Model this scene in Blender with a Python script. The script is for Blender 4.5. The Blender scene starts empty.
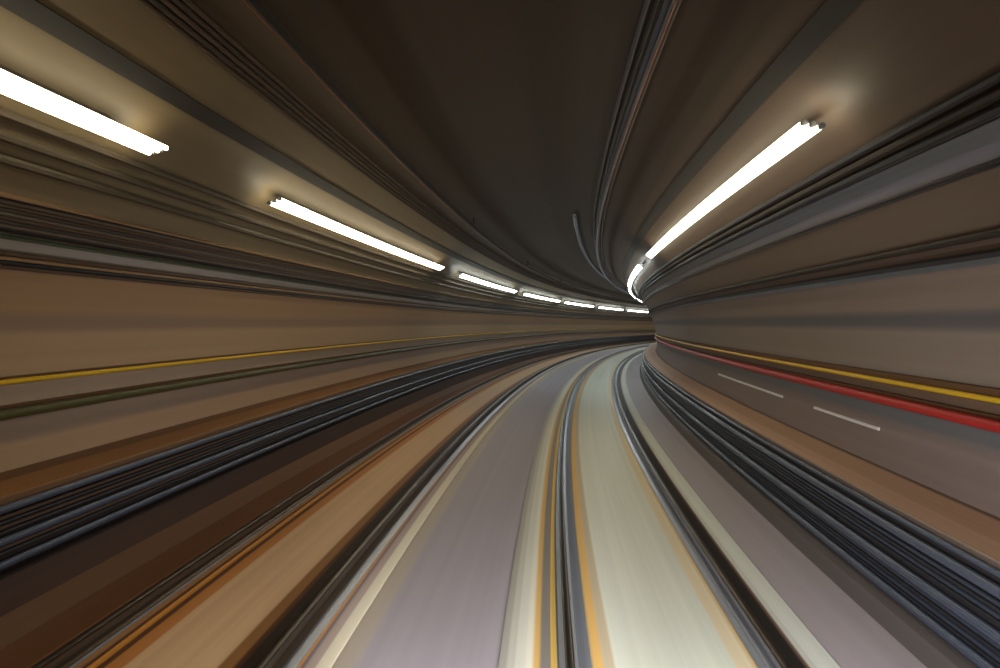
import bpy, math, random
from mathutils import Vector, Matrix
random.seed(7)
C = bpy.context.scene.collection
R = 1/.00523            # radius of the curve the line follows (m), curving right
ZO = 2.56               # height of the eye above the trackbed
CX, CZ, RAD = -.742, -1.346+ZO, 4.645   # circle of the tunnel vault
S0, S1 = -9.0, 124.0

# ------------------------------------------------------------------ helpers
def pt(s, d, z):
    a = s/R
    return Vector((R-(R-d)*math.cos(a), (R-d)*math.sin(a), z))
def srange(s0, s1, step=1.0):
    n = max(1, int(math.ceil((s1-s0)/step)))
    return [s0+(s1-s0)*i/n for i in range(n+1)]
def sweep(name, prof, mat, s0=S0, s1=S1, closed=True, us=None, parent=None, smooth=True, step=1.0, caps=True):
    """carry a cross-section [(lateral, height)...] along the curve; UV = (across, along)"""
    ss = srange(s0, s1, step); n = len(prof)
    org = parent.location if parent else pt(s0, prof[0][0], min(p[1] for p in prof))
    vs = [tuple(pt(s, d, z)-org) for s in ss for d, z in prof]
    if us is None:
        us = [0.0]
        for i in range(1, n+1):
            a, b = prof[i-1], prof[i % n]; us.append(us[-1]+math.hypot(a[0]-b[0], a[1]-b[1]))
    fs, uv = [], []
    m = n if closed else n-1
    for i in range(len(ss)-1):
        for j in range(m):
            k = (j+1) % n
            fs.append((i*n+j, i*n+k, (i+1)*n+k, (i+1)*n+j))
            uv += [(us[j], ss[i]), (us[j+1] if j+1 < len(us) else us[0], ss[i]), (us[j+1] if j+1 < len(us) else us[0], ss[i+1]), (us[j], ss[i+1])]
    if closed and caps:
        L = (len(ss)-1)*n
        fs.append(tuple(range(n))[::-1]); uv += [(0, s0)]*n
        fs.append(tuple(L+j for j in range(n))); uv += [(0, s1)]*n
    me = bpy.data.meshes.new(name); me.from_pydata(vs, [], fs); me.update()
    ul = me.uv_layers.new(name='UVMap')
    for i, c in enumerate(uv): ul.data[i].uv = c
    # a closed section is given clockwise or not: make normals point outward
    if closed:
        ar = sum(prof[i][0]*prof[(i+1) % n][1]-prof[(i+1) % n][0]*prof[i][1] for i in range(n))
        if ar < 0: me.flip_normals()
        me.flip_normals() if False else None
    if smooth:
        for p in me.polygons: p.use_smooth = True
        if closed: me.set_sharp_from_angle(angle=math.radians(38))
    me.materials.append(mat)
    o = bpy.data.objects.new(name, me); C.objects.link(o)
    if parent: o.parent = parent
    else: o.location = org
    return o
def circ(d, z, r, n=12):
    return [(d+r*math.cos(2*math.pi*i/n), z+r*math.sin(2*math.pi*i/n)) for i in range(n)]
def rect(d0, d1, z0, z1, b=0.0):
    if b <= 0: return [(d0, z0), (d1, z0), (d1, z1), (d0, z1)]
    return [(d0+b, z0), (d1-b, z0), (d1, z0+b), (d1, z1-b), (d1-b, z1), (d0+b, z1), (d0, z1-b), (d0, z0+b)]
def onwall(ang, off=0.0):
    a = math.radians(ang); return CX+(RAD-off)*math.cos(a), CZ+(RAD-off)*math.sin(a)
def wallbox(a0, a1, o0, o1, n=1):
    """section lying on the vault from angle a0 to a1, between offsets o0 (outer) and o1 (inner)"""
    A = [onwall(a0+(a1-a0)*i/n, o0) for i in range(n+1)]
    B = [onwall(a1+(a0-a1)*i/n, o1) for i in range(n+1)]
    return A+B
def empty(name, s, d, z):
    o = bpy.data.objects.new(name, None); o.empty_display_size = .2; C.objects.link(o)
    o.location = pt(s, d, z); return o
def tag(o, label=None, cat=None, group=None, kind=None):
    if label: o['label'] = label
    if cat: o['category'] = cat
    if group: o['group'] = group
    if kind: o['kind'] = kind
    return o

# ------------------------------------------------------------------ materials
def base(name, rough=.6, metal=0.0, spec=.5):
    m = bpy.data.materials.new(name); m.use_nodes = True
    b = m.node_tree.nodes['Principled BSDF']
    b.inputs['Roughness'].default_value = rough; b.inputs['Metallic'].default_value = metal
    b.inputs['Specular IOR Level'].default_value = spec
    return m, m.node_tree, b
def grain(nt, colsock, b, su=9.0, sv=.06, amt=.25, det=5):
    """fine lengthwise wear: noise stretched along the line"""
    N, L = nt.nodes, nt.links
    tc = N.new('ShaderNodeUVMap'); mp = N.new('ShaderNodeMapping')
    mp.inputs['Scale'].default_value = (su, sv, 1)
    nz = N.new('ShaderNodeTexNoise'); nz.inputs['Scale'].default_value = 1; nz.inputs['Detail'].default_value = det
    L.new(tc.outputs['UV'], mp.inputs['Vector']); L.new(mp.outputs['Vector'], nz.inputs['Vector'])
    mr = N.new('ShaderNodeMapRange'); mr.inputs['From Min'].default_value = .3; mr.inputs['From Max'].default_value = .7
    mr.inputs['To Min'].default_value = 1-amt; mr.inputs['To Max'].default_value = 1+amt
    L.new(nz.outputs['Fac'], mr.inputs['Value'])
    mx = N.new('ShaderNodeVectorMath'); mx.operation = 'SCALE'
    L.new(colsock, mx.inputs[0]); L.new(mr.outputs['Result'], mx.inputs['Scale'])
    L.new(mx.outputs['Vector'], b.inputs['Base Color'])
def lin(c):
    return tuple(((x/255)/12.92 if x <= 10 else (((x/255)+.055)/1.055)**2.4) for x in c)
def plain(name, rgb, rough=.6, metal=0.0, amt=.15, su=30, sv=.1, spec=.5):
    m, nt, b = base(name, rough, metal, spec)
    c = nt.nodes.new('ShaderNodeRGB'); c.outputs[0].default_value = (*lin(rgb), 1)
    grain(nt, c.outputs[0], b, su, sv, amt); return m
def banded(name, lo, hi, stops, rough=.6, amt=.12, su=9., sv=.05, metal=0.0, spec=.5, soft=.004):
    """colour laid in lengthwise bands; stops = [(position across, rgb)], each band runs until the next stop"""
    m, nt, b = base(name, rough, metal, spec); N, L = nt.nodes, nt.links
    uv = N.new('ShaderNodeUVMap'); sp = N.new('ShaderNodeSeparateXYZ'); L.new(uv.outputs['UV'], sp.inputs[0])
    mr = N.new('ShaderNodeMapRange'); mr.inputs['From Min'].default_value = lo; mr.inputs['From Max'].default_value = hi
    L.new(sp.outputs['X'], mr.inputs['Value'])
    f = lambda x: min(1, max(0, (x-lo)/(hi-lo)))
    def ramp(st):
        cr = N.new('ShaderNodeValToRGB'); L.new(mr.outputs['Result'], cr.inputs['Fac'])
        e = cr.color_ramp.elements; cr.color_ramp.interpolation = 'LINEAR'
        e[0].position = f(st[0][0]); e[0].color = (*lin(st[0][1]), 1)
        e.remove(e[1]); prev = st[0][1]
        for x, c in st[1:]:
            k = e.new(max(0, f(x)-soft)); k.color = (*lin(prev), 1)
            k = e.new(min(1, f(x)+soft)); k.color = (*lin(c), 1)
            prev = c
        return cr.outputs['Color']
    out = ramp(stops[:14])
    if len(stops) > 14:                      # a ramp holds 32 stops: the rest goes on a second one
        gt = N.new('ShaderNodeMath'); gt.operation = 'GREATER_THAN'; gt.inputs[1].default_value = f((stops[13][0]+stops[14][0])/2)
        L.new(mr.outputs['Result'], gt.inputs[0])
        mx = N.new('ShaderNodeMix'); mx.data_type = 'RGBA'; L.new(gt.outputs[0], mx.inputs['Factor'])
        L.new(out, mx.inputs[6]); L.new(ramp(stops[13:]), mx.inputs[7]); out = mx.outputs[2]
    grain(nt, out, b, su, sv, amt); return m

M = {}
M['rail_top'] = plain('polished_steel', (104, 98, 94), .34, 1.0, .04)
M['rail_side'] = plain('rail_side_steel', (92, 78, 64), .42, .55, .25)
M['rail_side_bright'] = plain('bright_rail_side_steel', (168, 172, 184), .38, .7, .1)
M['plate'] = plain('zinc_plate', (170, 176, 190), .35, .75, .15)
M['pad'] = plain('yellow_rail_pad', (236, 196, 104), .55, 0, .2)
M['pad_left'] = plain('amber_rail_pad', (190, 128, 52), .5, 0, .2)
M['blue_cable'] = plain('blue_grey_cable_sheath', (74, 84, 104), .38, .2, .06)
M['blue_cable'].node_tree.nodes['Principled BSDF'].inputs['Coat Weight'].default_value = .7
M['blue_cable'].node_tree.nodes['Principled BSDF'].inputs['Coat Roughness'].default_value = .22
M['black_cable'] = plain('black_cable_sheath', (40, 40, 46), .45, 0, .1)
M['brown_cable'] = plain('brown_cable_sheath', (78, 60, 48), .6, 0, .2)
M['grey_cable'] = plain('grey_cable_sheath', (92, 82, 72), .5, 0, .1)
M['slate_cable'] = plain('slate_cable_sheath', (56, 62, 76), .45, 0, .1)
M['soft_cable'] = plain('soft_grey_cable', (70, 70, 80), .6, 0, .1)
M['vault_cable'] = plain('vault_cable_sheath', (74, 56, 40), .7, 0, .1)
M['vault_cable_dark'] = plain('vault_cable_dark_sheath', (58, 45, 34), .7, 0, .1)
M['pale_strip'] = plain('pale_enamel_strip', (150, 146, 142), .26, 0, .08, spec=1.0)
M['pale_tube'] = plain('pale_tube_paint', (130, 142, 160), .4, 0, .08)
M['alu_dull'] = plain('dull_aluminium', (62, 56, 50), .6, .3, .08)
M['green_cable'] = plain('green_cable_sheath', (70, 98, 66), .45, 0, .2)
M['tan_cable'] = plain('tan_cable_sheath', (140, 112, 84), .45, 0, .2)
M['yellow'] = plain('yellow_pipe_paint', (214, 172, 18), .4, 0, .1)
M['olive'] = plain('olive_pipe_paint', (74, 72, 40), .35, 0, .12)
M['red'] = plain('red_pipe_paint', (170, 34, 34), .4, 0, .1)
M['rubber'] = plain('dark_clamp', (38, 30, 24), .6, 0, .1)
M['bracket'] = plain('brown_backing_strip', (92, 62, 36), .6, 0, .1)
M['conduit'] = plain('grey_brown_conduit', (78, 68, 54), .55, 0, .12)
M['galv'] = plain('galvanised_steel', (140, 148, 160), .32, .85, .12)
M['galv_dark'] = plain('dull_tray_steel', (74, 68, 64), .45, .4, .15)
M['trim'] = plain('grey_cover_strip', (46, 44, 42), .6, 0, .12)
M['housing'] = plain('lamp_housing', (120, 120, 118), .45, .3, .08)
M['alu'] = plain('aluminium_profile', (92, 98, 112), .45, .6, .1)
M['copper'] = plain('copper_contact_wire', (130, 76, 52), .4, .6, .12)
M['white_glint'] = plain('white_glint_paint', (225, 222, 226), .4, 0, .1)
def emit(name, col, strength):
    m = bpy.data.materials.new(name); m.use_nodes = True; nt = m.node_tree
    nt.nodes.clear(); o = nt.nodes.new('ShaderNodeOutputMaterial'); e = nt.nodes.new('ShaderNodeEmission')
    e.inputs['Color'].default_value = (*col, 1); e.inputs['Strength'].default_value = strength
    nt.links.new(e.outputs[0], o.inputs[0]); return m
M['tube'] = emit('warm_white_tube', (1.0, .88, .62), 13)
M['tube_green'] = emit('greenish_white_tube', (.88, .97, .94), 15)

FLOOR = banded('floor_concrete', -5.6, 4.2, [(-5.6, (120, 88, 66)), (-4.02, (128, 98, 72)), (-1.49, (176, 164, 152)), (-1.31, (164, 155, 163)), (2.27, (172, 162, 167)), (3.0, (70, 66, 70))], .55, .06, 7, .05)
SLABR = banded('trackbed_right_concrete', -.26, 2.29, [
    (-.26, (172, 168, 160)), (-.2, (196, 192, 180)), (-.14, (216, 214, 202)), (-.06, (232, 226, 208)), (-.005, (232, 188, 112)), (.045, (150, 144, 138)), (.13, (150, 140, 120)),
    (.44, (232, 186, 110)), (.515, (206, 190, 160)), (.6, (228, 230, 216)), (1.50, (236, 220, 186)), (1.62, (214, 200, 168)), (1.64, (232, 190, 120)),
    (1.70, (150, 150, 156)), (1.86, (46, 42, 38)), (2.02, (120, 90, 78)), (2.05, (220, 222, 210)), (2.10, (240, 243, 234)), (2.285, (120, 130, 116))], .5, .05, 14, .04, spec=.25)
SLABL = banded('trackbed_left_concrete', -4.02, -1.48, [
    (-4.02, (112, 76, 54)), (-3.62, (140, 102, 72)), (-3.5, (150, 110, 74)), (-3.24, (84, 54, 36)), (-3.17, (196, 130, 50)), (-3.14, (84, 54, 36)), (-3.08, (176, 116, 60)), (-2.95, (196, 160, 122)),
    (-2.28, (136, 92, 48)), (-2.17, (88, 52, 24)), (-2.12, (44, 25, 13)), (-1.80, (140, 124, 130)), (-1.755, (190, 136, 74)), (-1.69, (112, 104, 110)), (-1.66, (166, 148, 138)), (-1.58, (214, 204, 180))], .55, .08, 14, .04, spec=.2)  # dark band left of the rail: its headlight shadow put into the colour

# ------------------------------------------------------------------ setting
def struct(o): return tag(o, kind='structure')
fl = [-5.6, -4.02, -2.6, -1.5, -.3, 1, 2.3, 3.0, 4.2]
struct(sweep('floor', [(d, 0) for d in fl], FLOOR, closed=False, us=fl))
def slab(name, d0, d1, mat):
    P = [(d0, -.05), (d0, .016), (d0+.05, .024), (d1-.012, .024), (d1, .016), (d1, -.05)]
    return struct(sweep(name, P, mat, us=[p[0] for p in P]+[P[0][0]]))
slab('trackbed_right', -.26, 2.29, SLABR)
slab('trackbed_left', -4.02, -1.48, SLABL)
def arc(a0, a1, n): return [onwall(a0+(a1-a0)*i/n) for i in range(n+1)], [a0+(a1-a0)*i/n for i in range(n+1)]
WC = (122, 104, 88); WD = (96, 82, 74)
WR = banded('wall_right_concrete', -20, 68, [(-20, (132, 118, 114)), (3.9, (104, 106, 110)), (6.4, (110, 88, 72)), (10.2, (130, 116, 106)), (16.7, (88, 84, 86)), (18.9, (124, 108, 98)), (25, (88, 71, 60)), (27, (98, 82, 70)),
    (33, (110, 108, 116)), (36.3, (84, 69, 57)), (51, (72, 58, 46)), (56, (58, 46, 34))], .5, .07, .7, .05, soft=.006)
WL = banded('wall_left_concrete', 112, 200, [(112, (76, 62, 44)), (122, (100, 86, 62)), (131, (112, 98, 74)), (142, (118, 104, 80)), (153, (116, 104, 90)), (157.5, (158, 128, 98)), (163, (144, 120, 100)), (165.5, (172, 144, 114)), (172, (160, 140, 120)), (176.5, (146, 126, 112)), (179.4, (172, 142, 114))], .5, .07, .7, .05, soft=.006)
CE = banded('ceiling_concrete', 66, 116, [(66, (50, 42, 34)), (76, (50, 38, 24)), (105, (50, 37, 20))], .55, .1, .5, .05)  # shade above the lamps put into the dark crown colour
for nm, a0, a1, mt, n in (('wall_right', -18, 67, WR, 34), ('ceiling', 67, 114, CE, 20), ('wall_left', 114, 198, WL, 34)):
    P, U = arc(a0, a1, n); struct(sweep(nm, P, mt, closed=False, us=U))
# walkways (concrete benches) along both walls
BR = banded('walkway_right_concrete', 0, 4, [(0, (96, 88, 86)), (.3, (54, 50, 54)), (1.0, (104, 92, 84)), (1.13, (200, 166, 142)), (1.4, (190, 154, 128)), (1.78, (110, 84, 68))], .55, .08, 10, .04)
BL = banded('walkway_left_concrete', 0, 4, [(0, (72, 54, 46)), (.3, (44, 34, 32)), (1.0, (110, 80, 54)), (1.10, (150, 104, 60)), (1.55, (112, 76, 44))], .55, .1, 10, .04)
ZB = -1.592+ZO
P = [(2.96, 0), (3.0, .16), (3.15, .18), (3.19, .86), (3.163, .87), (3.163, ZB-.012), (3.175, ZB), (3.98, ZB), (4.1, 0)]
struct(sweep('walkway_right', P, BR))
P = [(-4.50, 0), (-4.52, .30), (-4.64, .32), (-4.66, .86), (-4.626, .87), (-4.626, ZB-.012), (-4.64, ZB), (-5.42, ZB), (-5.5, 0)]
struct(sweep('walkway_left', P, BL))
# flat cover strips high on the vault
struct(sweep('trim_1', wallbox(50.8, 53.2, .002, .025, 2), M['trim']))
struct(sweep('trim_2', wallbox(128.9, 131.0, .002, .025, 2), M['trim']))
struct(sweep('trim_3', wallbox(66.9, 67.5, .002, .05), M['rubber']))

# ------------------------------------------------------------------ rails
ZR = -2.403+ZO
def rail(c, label, pad, platew, side):
    e = empty('running_rail', S0, c, .024); tag(e, label, 'rail', 'running rails of the two tracks')
    t, b = ZR, .036
    body = [(c-.07, b), (c+.07, b), (c+.07, b+.010), (c+.012, b+.03), (c+.009, t-.045), (c+.03, t-.036), (c+.033, t-.02),
            (c-.033, t-.02), (c-.03, t-.036), (c-.009, t-.045), (c-.012, b+.03), (c-.07, b+.010)]
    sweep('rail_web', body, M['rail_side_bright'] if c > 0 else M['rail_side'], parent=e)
    head = [(c-.033, t-.021), (c+.033, t-.021), (c+.034, t-.008), (c+.028, t-.002), (c+.012, t), (c-.012, t), (c-.028, t-.002), (c-.034, t-.008)]
    sweep('rail_head', head, M['rail_top'], parent=e)
    sweep('base_plate', rect(c-.13 if side < 0 else c-.085, c+.085 if side < 0 else c+.165, .02, .037, .004), M['plate'], parent=e)
    for a, w in pad:
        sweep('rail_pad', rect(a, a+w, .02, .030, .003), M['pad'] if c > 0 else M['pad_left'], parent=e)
rail(.26, 'steel running rail rising almost straight up the picture from bottom centre', [(.125, .05)], .1, 1)
rail(1.785, 'steel running rail at far right, between cream slab and white strip', [(1.655, .028)], .1, -1)
rail(-1.873, 'steel running rail right of the tan bed of the left track', [(-1.75, .05)], .1, 1)
rail(-3.385, 'steel running rail nearest the left walkway, left of the tan bed', [(-3.20, .03)], .1, -1)

# ------------------------------------------------------------------ cables on the walkway faces
def cable(name, prof, mat, label, cat, group=None, **k):
    return tag(sweep(name, prof, mat, **k), label, cat, group)
def faceR(z): return 3.163-.0
G = 'heavy cables on the right walkway face'
for z, r, w in ((-1.655, .024, 'thin blue-grey cable just under the edge of the right walkway'),
                (-1.765, .042, 'thick blue-grey cable, uppermost thick one on the right walkway face'),
                (-2.07, .042, 'thick blue-grey cable halfway down the right walkway face'),
                (-2.325, .040, 'thick blue-grey cable lowest on the right walkway face')):
    cable('power_cable', circ(3.163-r-.004, z+ZO, r, 14), M['blue_cable'], w, 'cable', G)
for z, n in ((-1.86, 4), (-2.145, 4)):
    for i in range(n):
        zz = z-i*.042
        cable('thin_cable', circ(3.163-.02, zz+ZO, .018, 8), M['slate_cable'] if i % 2 == 0 else M['black_cable'],
              ('thin dark cable between the %s thick cables on the right walkway face' % ('upper two' if z > -2 else 'lower two')), 'cable',
              'thin cables on right walkway face, %s bundle' % ('upper' if z > -2 else 'lower'))
G = 'heavy cables on the left walkway face'
for z, r, w in ((-1.685, .036, 'thick blue-grey cable along the top of the left walkway face'),
                (-1.965, .036, 'thick blue-grey cable halfway down the left walkway face'),
                (-2.165, .036, 'thick blue-grey cable lowest on the left walkway face')):
    cable('power_cable', circ(-4.626+r+.004, z+ZO, r, 14), M['blue_cable'], w, 'cable', G)
for z, n in ((-1.765, 4), (-2.03, 2)):
    for i in range(n):
        zz = z-i*.042
        cable('thin_cable', circ(-4.626+.02, zz+ZO, .018, 8), M['brown_cable'] if i % 2 == 0 else M['black_cable'],
              ('thin brown or black cable between the %s thick cables, left walkway face' % ('upper two' if z > -2 else 'lower two')), 'cable',
              'thin cables on left walkway face, %s bundle' % ('upper' if z > -2 else 'lower'))

# ------------------------------------------------------------------ pipes on the walls
def pipe(name, ang, r, mat, label, gap=.03, clampw=.06, rail=None):
    d, z = onwall(ang, r+gap)
    e = empty(name, S0, d, z); tag(e, label, 'pipe')
    sweep('pipe_body', circ(d, z, r, 16), mat, parent=e)
    a0, a1 = rail
    sweep('mounting_rail', wallbox(a0, a1, 0.002, gap+.008), M['bracket'], parent=e)
    return e
pipe('yellow_pipe', 171.6, .026, M['yellow'], 'thin yellow pipe running along the left wall above the olive pipe', rail=(171.1, 171.9))
pipe('olive_pipe', 175.65, .055, M['olive'], 'thick dark olive pipe along the left wall below the yellow pipe', rail=(174.7, 176.0))
pipe('yellow_pipe', 9.5, .026, M['yellow'], 'thin yellow pipe running along the right wall above the red pipe', rail=(9.7, 10.6))
pipe('red_pipe', 6.8, .052, M['red'], 'red pipe running along the right wall below the yellow pipe', rail=(7.0, 7.75))

def row(ang0, ang1, n, r, mats, name, label, group, gap=.004):
    for i in range(n):
        a = ang0+(ang1-ang0)*i/max(1, n-1); d, z = onwall(a, r+gap)
        cable(name, circ(d, z, r, 8), mats[i % len(mats)], label if isinstance(label, str) else label[i], 'cable', group)
# left wall: three conduits under the lamps
row(140.3, 145.0, 3, .042, [M['conduit']], 'conduit',
    ['dark conduit closest below the row of lamps on the left wall', 'dark conduit in the middle of the three under the left lamps', 'dark conduit lowest of the three under the left lamps'], 'conduits under the left lamps')
# left cable tray with its cables
def tray(a0, a1, label, lipmat, botmat, o=.03):
    d, z = onwall(a0, 0); e = empty('cable_tray', S0, d, z); tag(e, label, 'cable tray')
    sweep('tray_back', wallbox(a0, a1, .002, .008, 3), M['galv_dark'], parent=e)
    sweep('tray_lip', wallbox(a0-.25, a0, .002, .07), lipmat, parent=e)
    sweep('tray_lip', wallbox(a1, a1+.25, .002, .07), botmat, parent=e)
tray(149.0, 153.0, 'long steel cable tray filled with ribbed cables high on the left wall', M['tan_cable'], M['galv_dark'])
row(149.6, 152.4, 7, .020, [M['grey_cable'], M['brown_cable'], M['galv_dark']], 'tray_cable', 'thin brown or grey cable lying in the tray on the left wall', 'cables lying in the left wall tray', .010)
row(153.6, 153.6, 1, .012, [M['green_cable']], 'green_cable', 'thin green cable just below the cable tray on the left wall', None)
cable('cover_strip', wallbox(153.95, 155.1, .002, .03, 2), M['pale_strip'], 'bright pale cover strip on the left wall under the green cable', 'strip')
row(155.7, 157.3, 4, .020, [M['brown_cable'], M['tan_cable'], M['black_cable'], M['brown_cable']], 'wall_cable',
    'brown or black cable in the bundle of four under the pale strip, left wall', 'bundle of four cables under the left metal strip')
# bundle on the upper left vault
row(119.6, 122.8, 5, .024, [M['vault_cable'], M['vault_cable_dark']], 'ceiling_cable',
    'dark brown cable in the bundle crossing the upper left vault', 'cables on the upper left vault')
# right vault: black cables under the lamps, tray, thin pair
row(39.3, 36.9, 3, .036, [M['black_cable'], M['rubber'], M['black_cable']], 'conduit',
    ['black conduit closest below the lamps on the right vault', 'black conduit in the middle of three under the right lamps', 'black conduit lowest of three under the right lamps'], 'black conduits under the right lamps')
cable('cover_strip', wallbox(34.6, 36.2, .002, .02, 2), M['galv'], 'blue-grey metal cover strip under the black conduits on the right vault', 'strip')
row(32.9, 32.5, 2, .010, [M['black_cable']], 'thin_cable', ['upper of two hair-thin black cables on the right vault', 'lower of two hair-thin black cables on the right vault'], 'pair of hair-thin cables on right vault')
row(26.6, 26.6, 1, .034, [M['rubber']], 'wall_cable', 'dark brown cable along the right wall above the metal channel', None)
d, z = onwall(24.8, .03); e = empty('cable_channel', S0, d, z); tag(e, 'dark channel with bright blue-grey lower edge along the right wall', 'cable channel')
sweep('channel_body', wallbox(24.5, 25.0, .002, .09), M['black_cable'], parent=e)
sweep('channel_edge', wallbox(23.7, 24.5, .002, .05), M['galv'], parent=e)

# ------------------------------------------------------------------ overhead conductor rails
def conductor(d, z, label, side, mat):
    e = empty('overhead_conductor_rail', S0, d, z); tag(e, label, 'conductor rail', 'overhead conductor rails')
    w = .05
    sweep('rail_profile', [(d-w, z+.11), (d+w, z+.11), (d+w, z+.10), (d+.010, z+.09), (d+.018, z+.02), (d+.008, z+.004), (d-.008, z+.004), (d-.018, z+.02), (d-.010, z+.09), (d-w, z+.10)], mat, parent=e, smooth=False)
    sweep('contact_wire', circ(d, z, .008, 8), M['copper'], parent=e)
    top = CZ+math.sqrt(RAD**2-(d-CX)**2)
    s = 2.0+side*3
    while s < 100:
        sweep('hanger', rect(d-.018, d+.018, z+.11, top+.02, .004), M['rubber'], s0=s, s1=s+.05, parent=e)
        s += 12.0
conductor(1.015, 2.53+ZO, 'overhead conductor rail hanging above the right track', 0, M['alu'])
conductor(-2.50, 2.63+ZO, 'overhead conductor rail hanging above the left track', 1, M['alu_dull'])
row(68.9, 65.6, 4, .026, [M['soft_cable'], M['black_cable'], M['brown_cable'], M['brown_cable']], 'feeder_cable',
    ['blue-grey feeder cable on the ceiling above the right track', 'black feeder cable beside the blue-grey one on the ceiling', 'brown feeder cable beside the black one on the ceiling', 'brown feeder cable nearest the right lamps on the ceiling'], 'feeder cables above the right track')
cable('feeder_tube', circ(*onwall(76.2, .06), .055, 12), M['pale_tube'], 'short pale tube fixed to the ceiling left of the feeder cables', 'tube', s0=17.6, s1=46)

# ------------------------------------------------------------------ lamps
def lamp(ang, s0, s1, tube, label, group):
    d, z = onwall(ang, .25)
    e = empty('strip_light', s0, d, z); tag(e, label, 'lamp', group)
    a = math.radians(ang); n = (-math.cos(a), -math.sin(a)); t = (-math.sin(a), math.cos(a))   # n points into the tunnel
    def q(u, v): return (d+t[0]*u+n[0]*v, z+t[1]*u+n[1]*v)
    sweep('housing', [q(-.05, -.10), q(.05, -.10), q(.062, -.05), q(.062, -.036), q(-.062, -.036), q(-.062, -.05)], M['housing'], s0=s0+.25, s1=s1-.25, parent=e, smooth=False)
    sweep('mounting_spine', [q(-.03, -.255), q(.03, -.255), q(.03, -.10), q(-.03, -.10)], M['housing'], s0=s0+.5, s1=s1-.5, parent=e, smooth=False)
    for k, u in enumerate((-.06, 0, .06)):
        c = q(u, 0); w_ = .07*(1-k)*(1 if ang > 90 else -1.2); t0, t1 = s0+w_+.04, s1+w_-.04
        o = sweep('tube', circ(c[0], c[1], .025, 12), tube, s0=t0, s1=t1, parent=e, step=1.5)
        for a_, b_ in ((t0-.04, t0), (t1, t1+.04)):
            cp = sweep('end_cap', circ(c[0], c[1], .026, 12), M['housing'], s0=a_, s1=b_, parent=e)
            cp.parent = o
    return e
LW = M['tube']; LG = M['tube_green']
for (a, b, m, lab) in ((-6.0, 5.86, LW, 'long strip light at upper left, largest and nearest on the left wall'),
                       (8.3, 19.0, LW, 'second strip light from the left edge, on the left wall'),
                       (21.6, 33.3, LG, 'third strip light from the left edge, short and greenish white'),
                       (35.7, 47.8, LG, 'fourth strip light from the left edge, small and greenish'),
                       (49.8, 61.9, LG, 'fifth strip light from the left edge, small and greenish'),
                       (64.3, 75.8, LG, 'sixth strip light from the left edge, tiny and greenish'),
                       (78.1, 90.0, LG, 'farthest greenish strip light of the left wall, at the bend'),
                       (92.2, 104., LG, 'strip light on the left wall hidden past the bend')):
    lamp(136.4, a, b, m, lab, 'strip lights along the left wall')
for (a, b, m, lab) in ((5.5, 16.25, LW, 'long strip light on the right vault, largest on that side'),
                       (18.8, 30.0, LG, 'second strip light on the right vault, just beyond the largest'),
                       (31.4, 42.5, LG, 'farthest strip light of the right vault, close to the bend'),
                       (45.5, 56.5, LG, 'strip light on the right vault hidden past the bend'),
                       (59.5, 70.5, LG, 'strip light on the right vault hidden past the bend'),
                       (73.5, 84.5, LG, 'strip light on the right vault hidden past the bend'),
                       (87.5, 98.5, LG, 'strip light on the right vault hidden past the bend')):
    lamp(45.3, a, b, m, lab, 'strip lights along the right vault')
lamp(45.3, -9, 2.6, LW, 'strip light', 'strip lights along the right vault')['label'] = 'strip light on the right vault overhead, nearest the viewer'

# ------------------------------------------------------------------ white strips standing in for streaked glints on the right wall
for s0, s1, lab in ((10.4, 14.9, 'long white glint strip low on the right wall, farther of two'), (7.3, 9.1, 'white glint strip low on the right wall, nearer of two')):
    cable('wall_glint', wallbox(1.9, 2.35, .002, .02), M['white_glint'], lab, 'glint strip', 'white glint strips on the right wall', s0=s0, s1=s1)

# ------------------------------------------------------------------ train headlights
def spot(s, d, z, aim, power, col, size=100, r=.09):
    l = bpy.data.lights.new('headlight', 'SPOT'); l.energy = power; l.color = col; l.spot_size = math.radians(size); l.spot_blend = .8; l.shadow_soft_size = r
    o = bpy.data.objects.new('headlight', l); C.objects.link(o); p = pt(s, d, z); o.location = p
    o.rotation_euler = (pt(*aim)-p).to_track_quat('-Z', 'Y').to_euler()
spot(.6, .25, 1.25, (6.5, -.2, 0), 520, (.96, .97, 1), 120)
spot(.6, 1.75, 1.25, (7.5, 1.4, 0), 520, (.96, .97, 1), 120)
spot(.6, .05, 1.05, (4.5, -.42, 0), 900, (.98, .99, 1), 40)
spot(.6, 1.85, 1.05, (4.9, 1.3, 0), 420, (.98, .99, 1), 50)

w = bpy.data.worlds.new('world'); bpy.context.scene.world = w; w.use_nodes = True
w.node_tree.nodes['Background'].inputs[0].default_value = (.5, .38, .25, 1); w.node_tree.nodes['Background'].inputs[1].default_value = .05

# ------------------------------------------------------------------ camera
cam = bpy.data.cameras.new('camera'); co = bpy.data.objects.new('camera', cam); C.objects.link(co)
cam.sensor_width = 36; cam.lens = 600/1000*36; cam.clip_start = .05; cam.clip_end = 500
yaw, pitch, roll = -.0538, -.0207, .0158
fwd = Vector((math.sin(yaw)*math.cos(pitch), math.cos(yaw)*math.cos(pitch), math.sin(pitch)))
r = Vector((math.cos(yaw), -math.sin(yaw), 0)); u = r.cross(fwd)
r2 = r*math.cos(roll)+u*math.sin(roll); u2 = -r*math.sin(roll)+u*math.cos(roll)
mt = Matrix((r2, u2, -fwd)).transposed().to_4x4(); mt.translation = Vector((0, 0, ZO)); co.matrix_world = mt
bpy.context.scene.camera = co
vs = bpy.context.scene.view_settings
vs.view_transform = 'Standard'; vs.look = 'None'; vs.gamma = 1; vs.exposure = 0; vs.use_curve_mapping = False
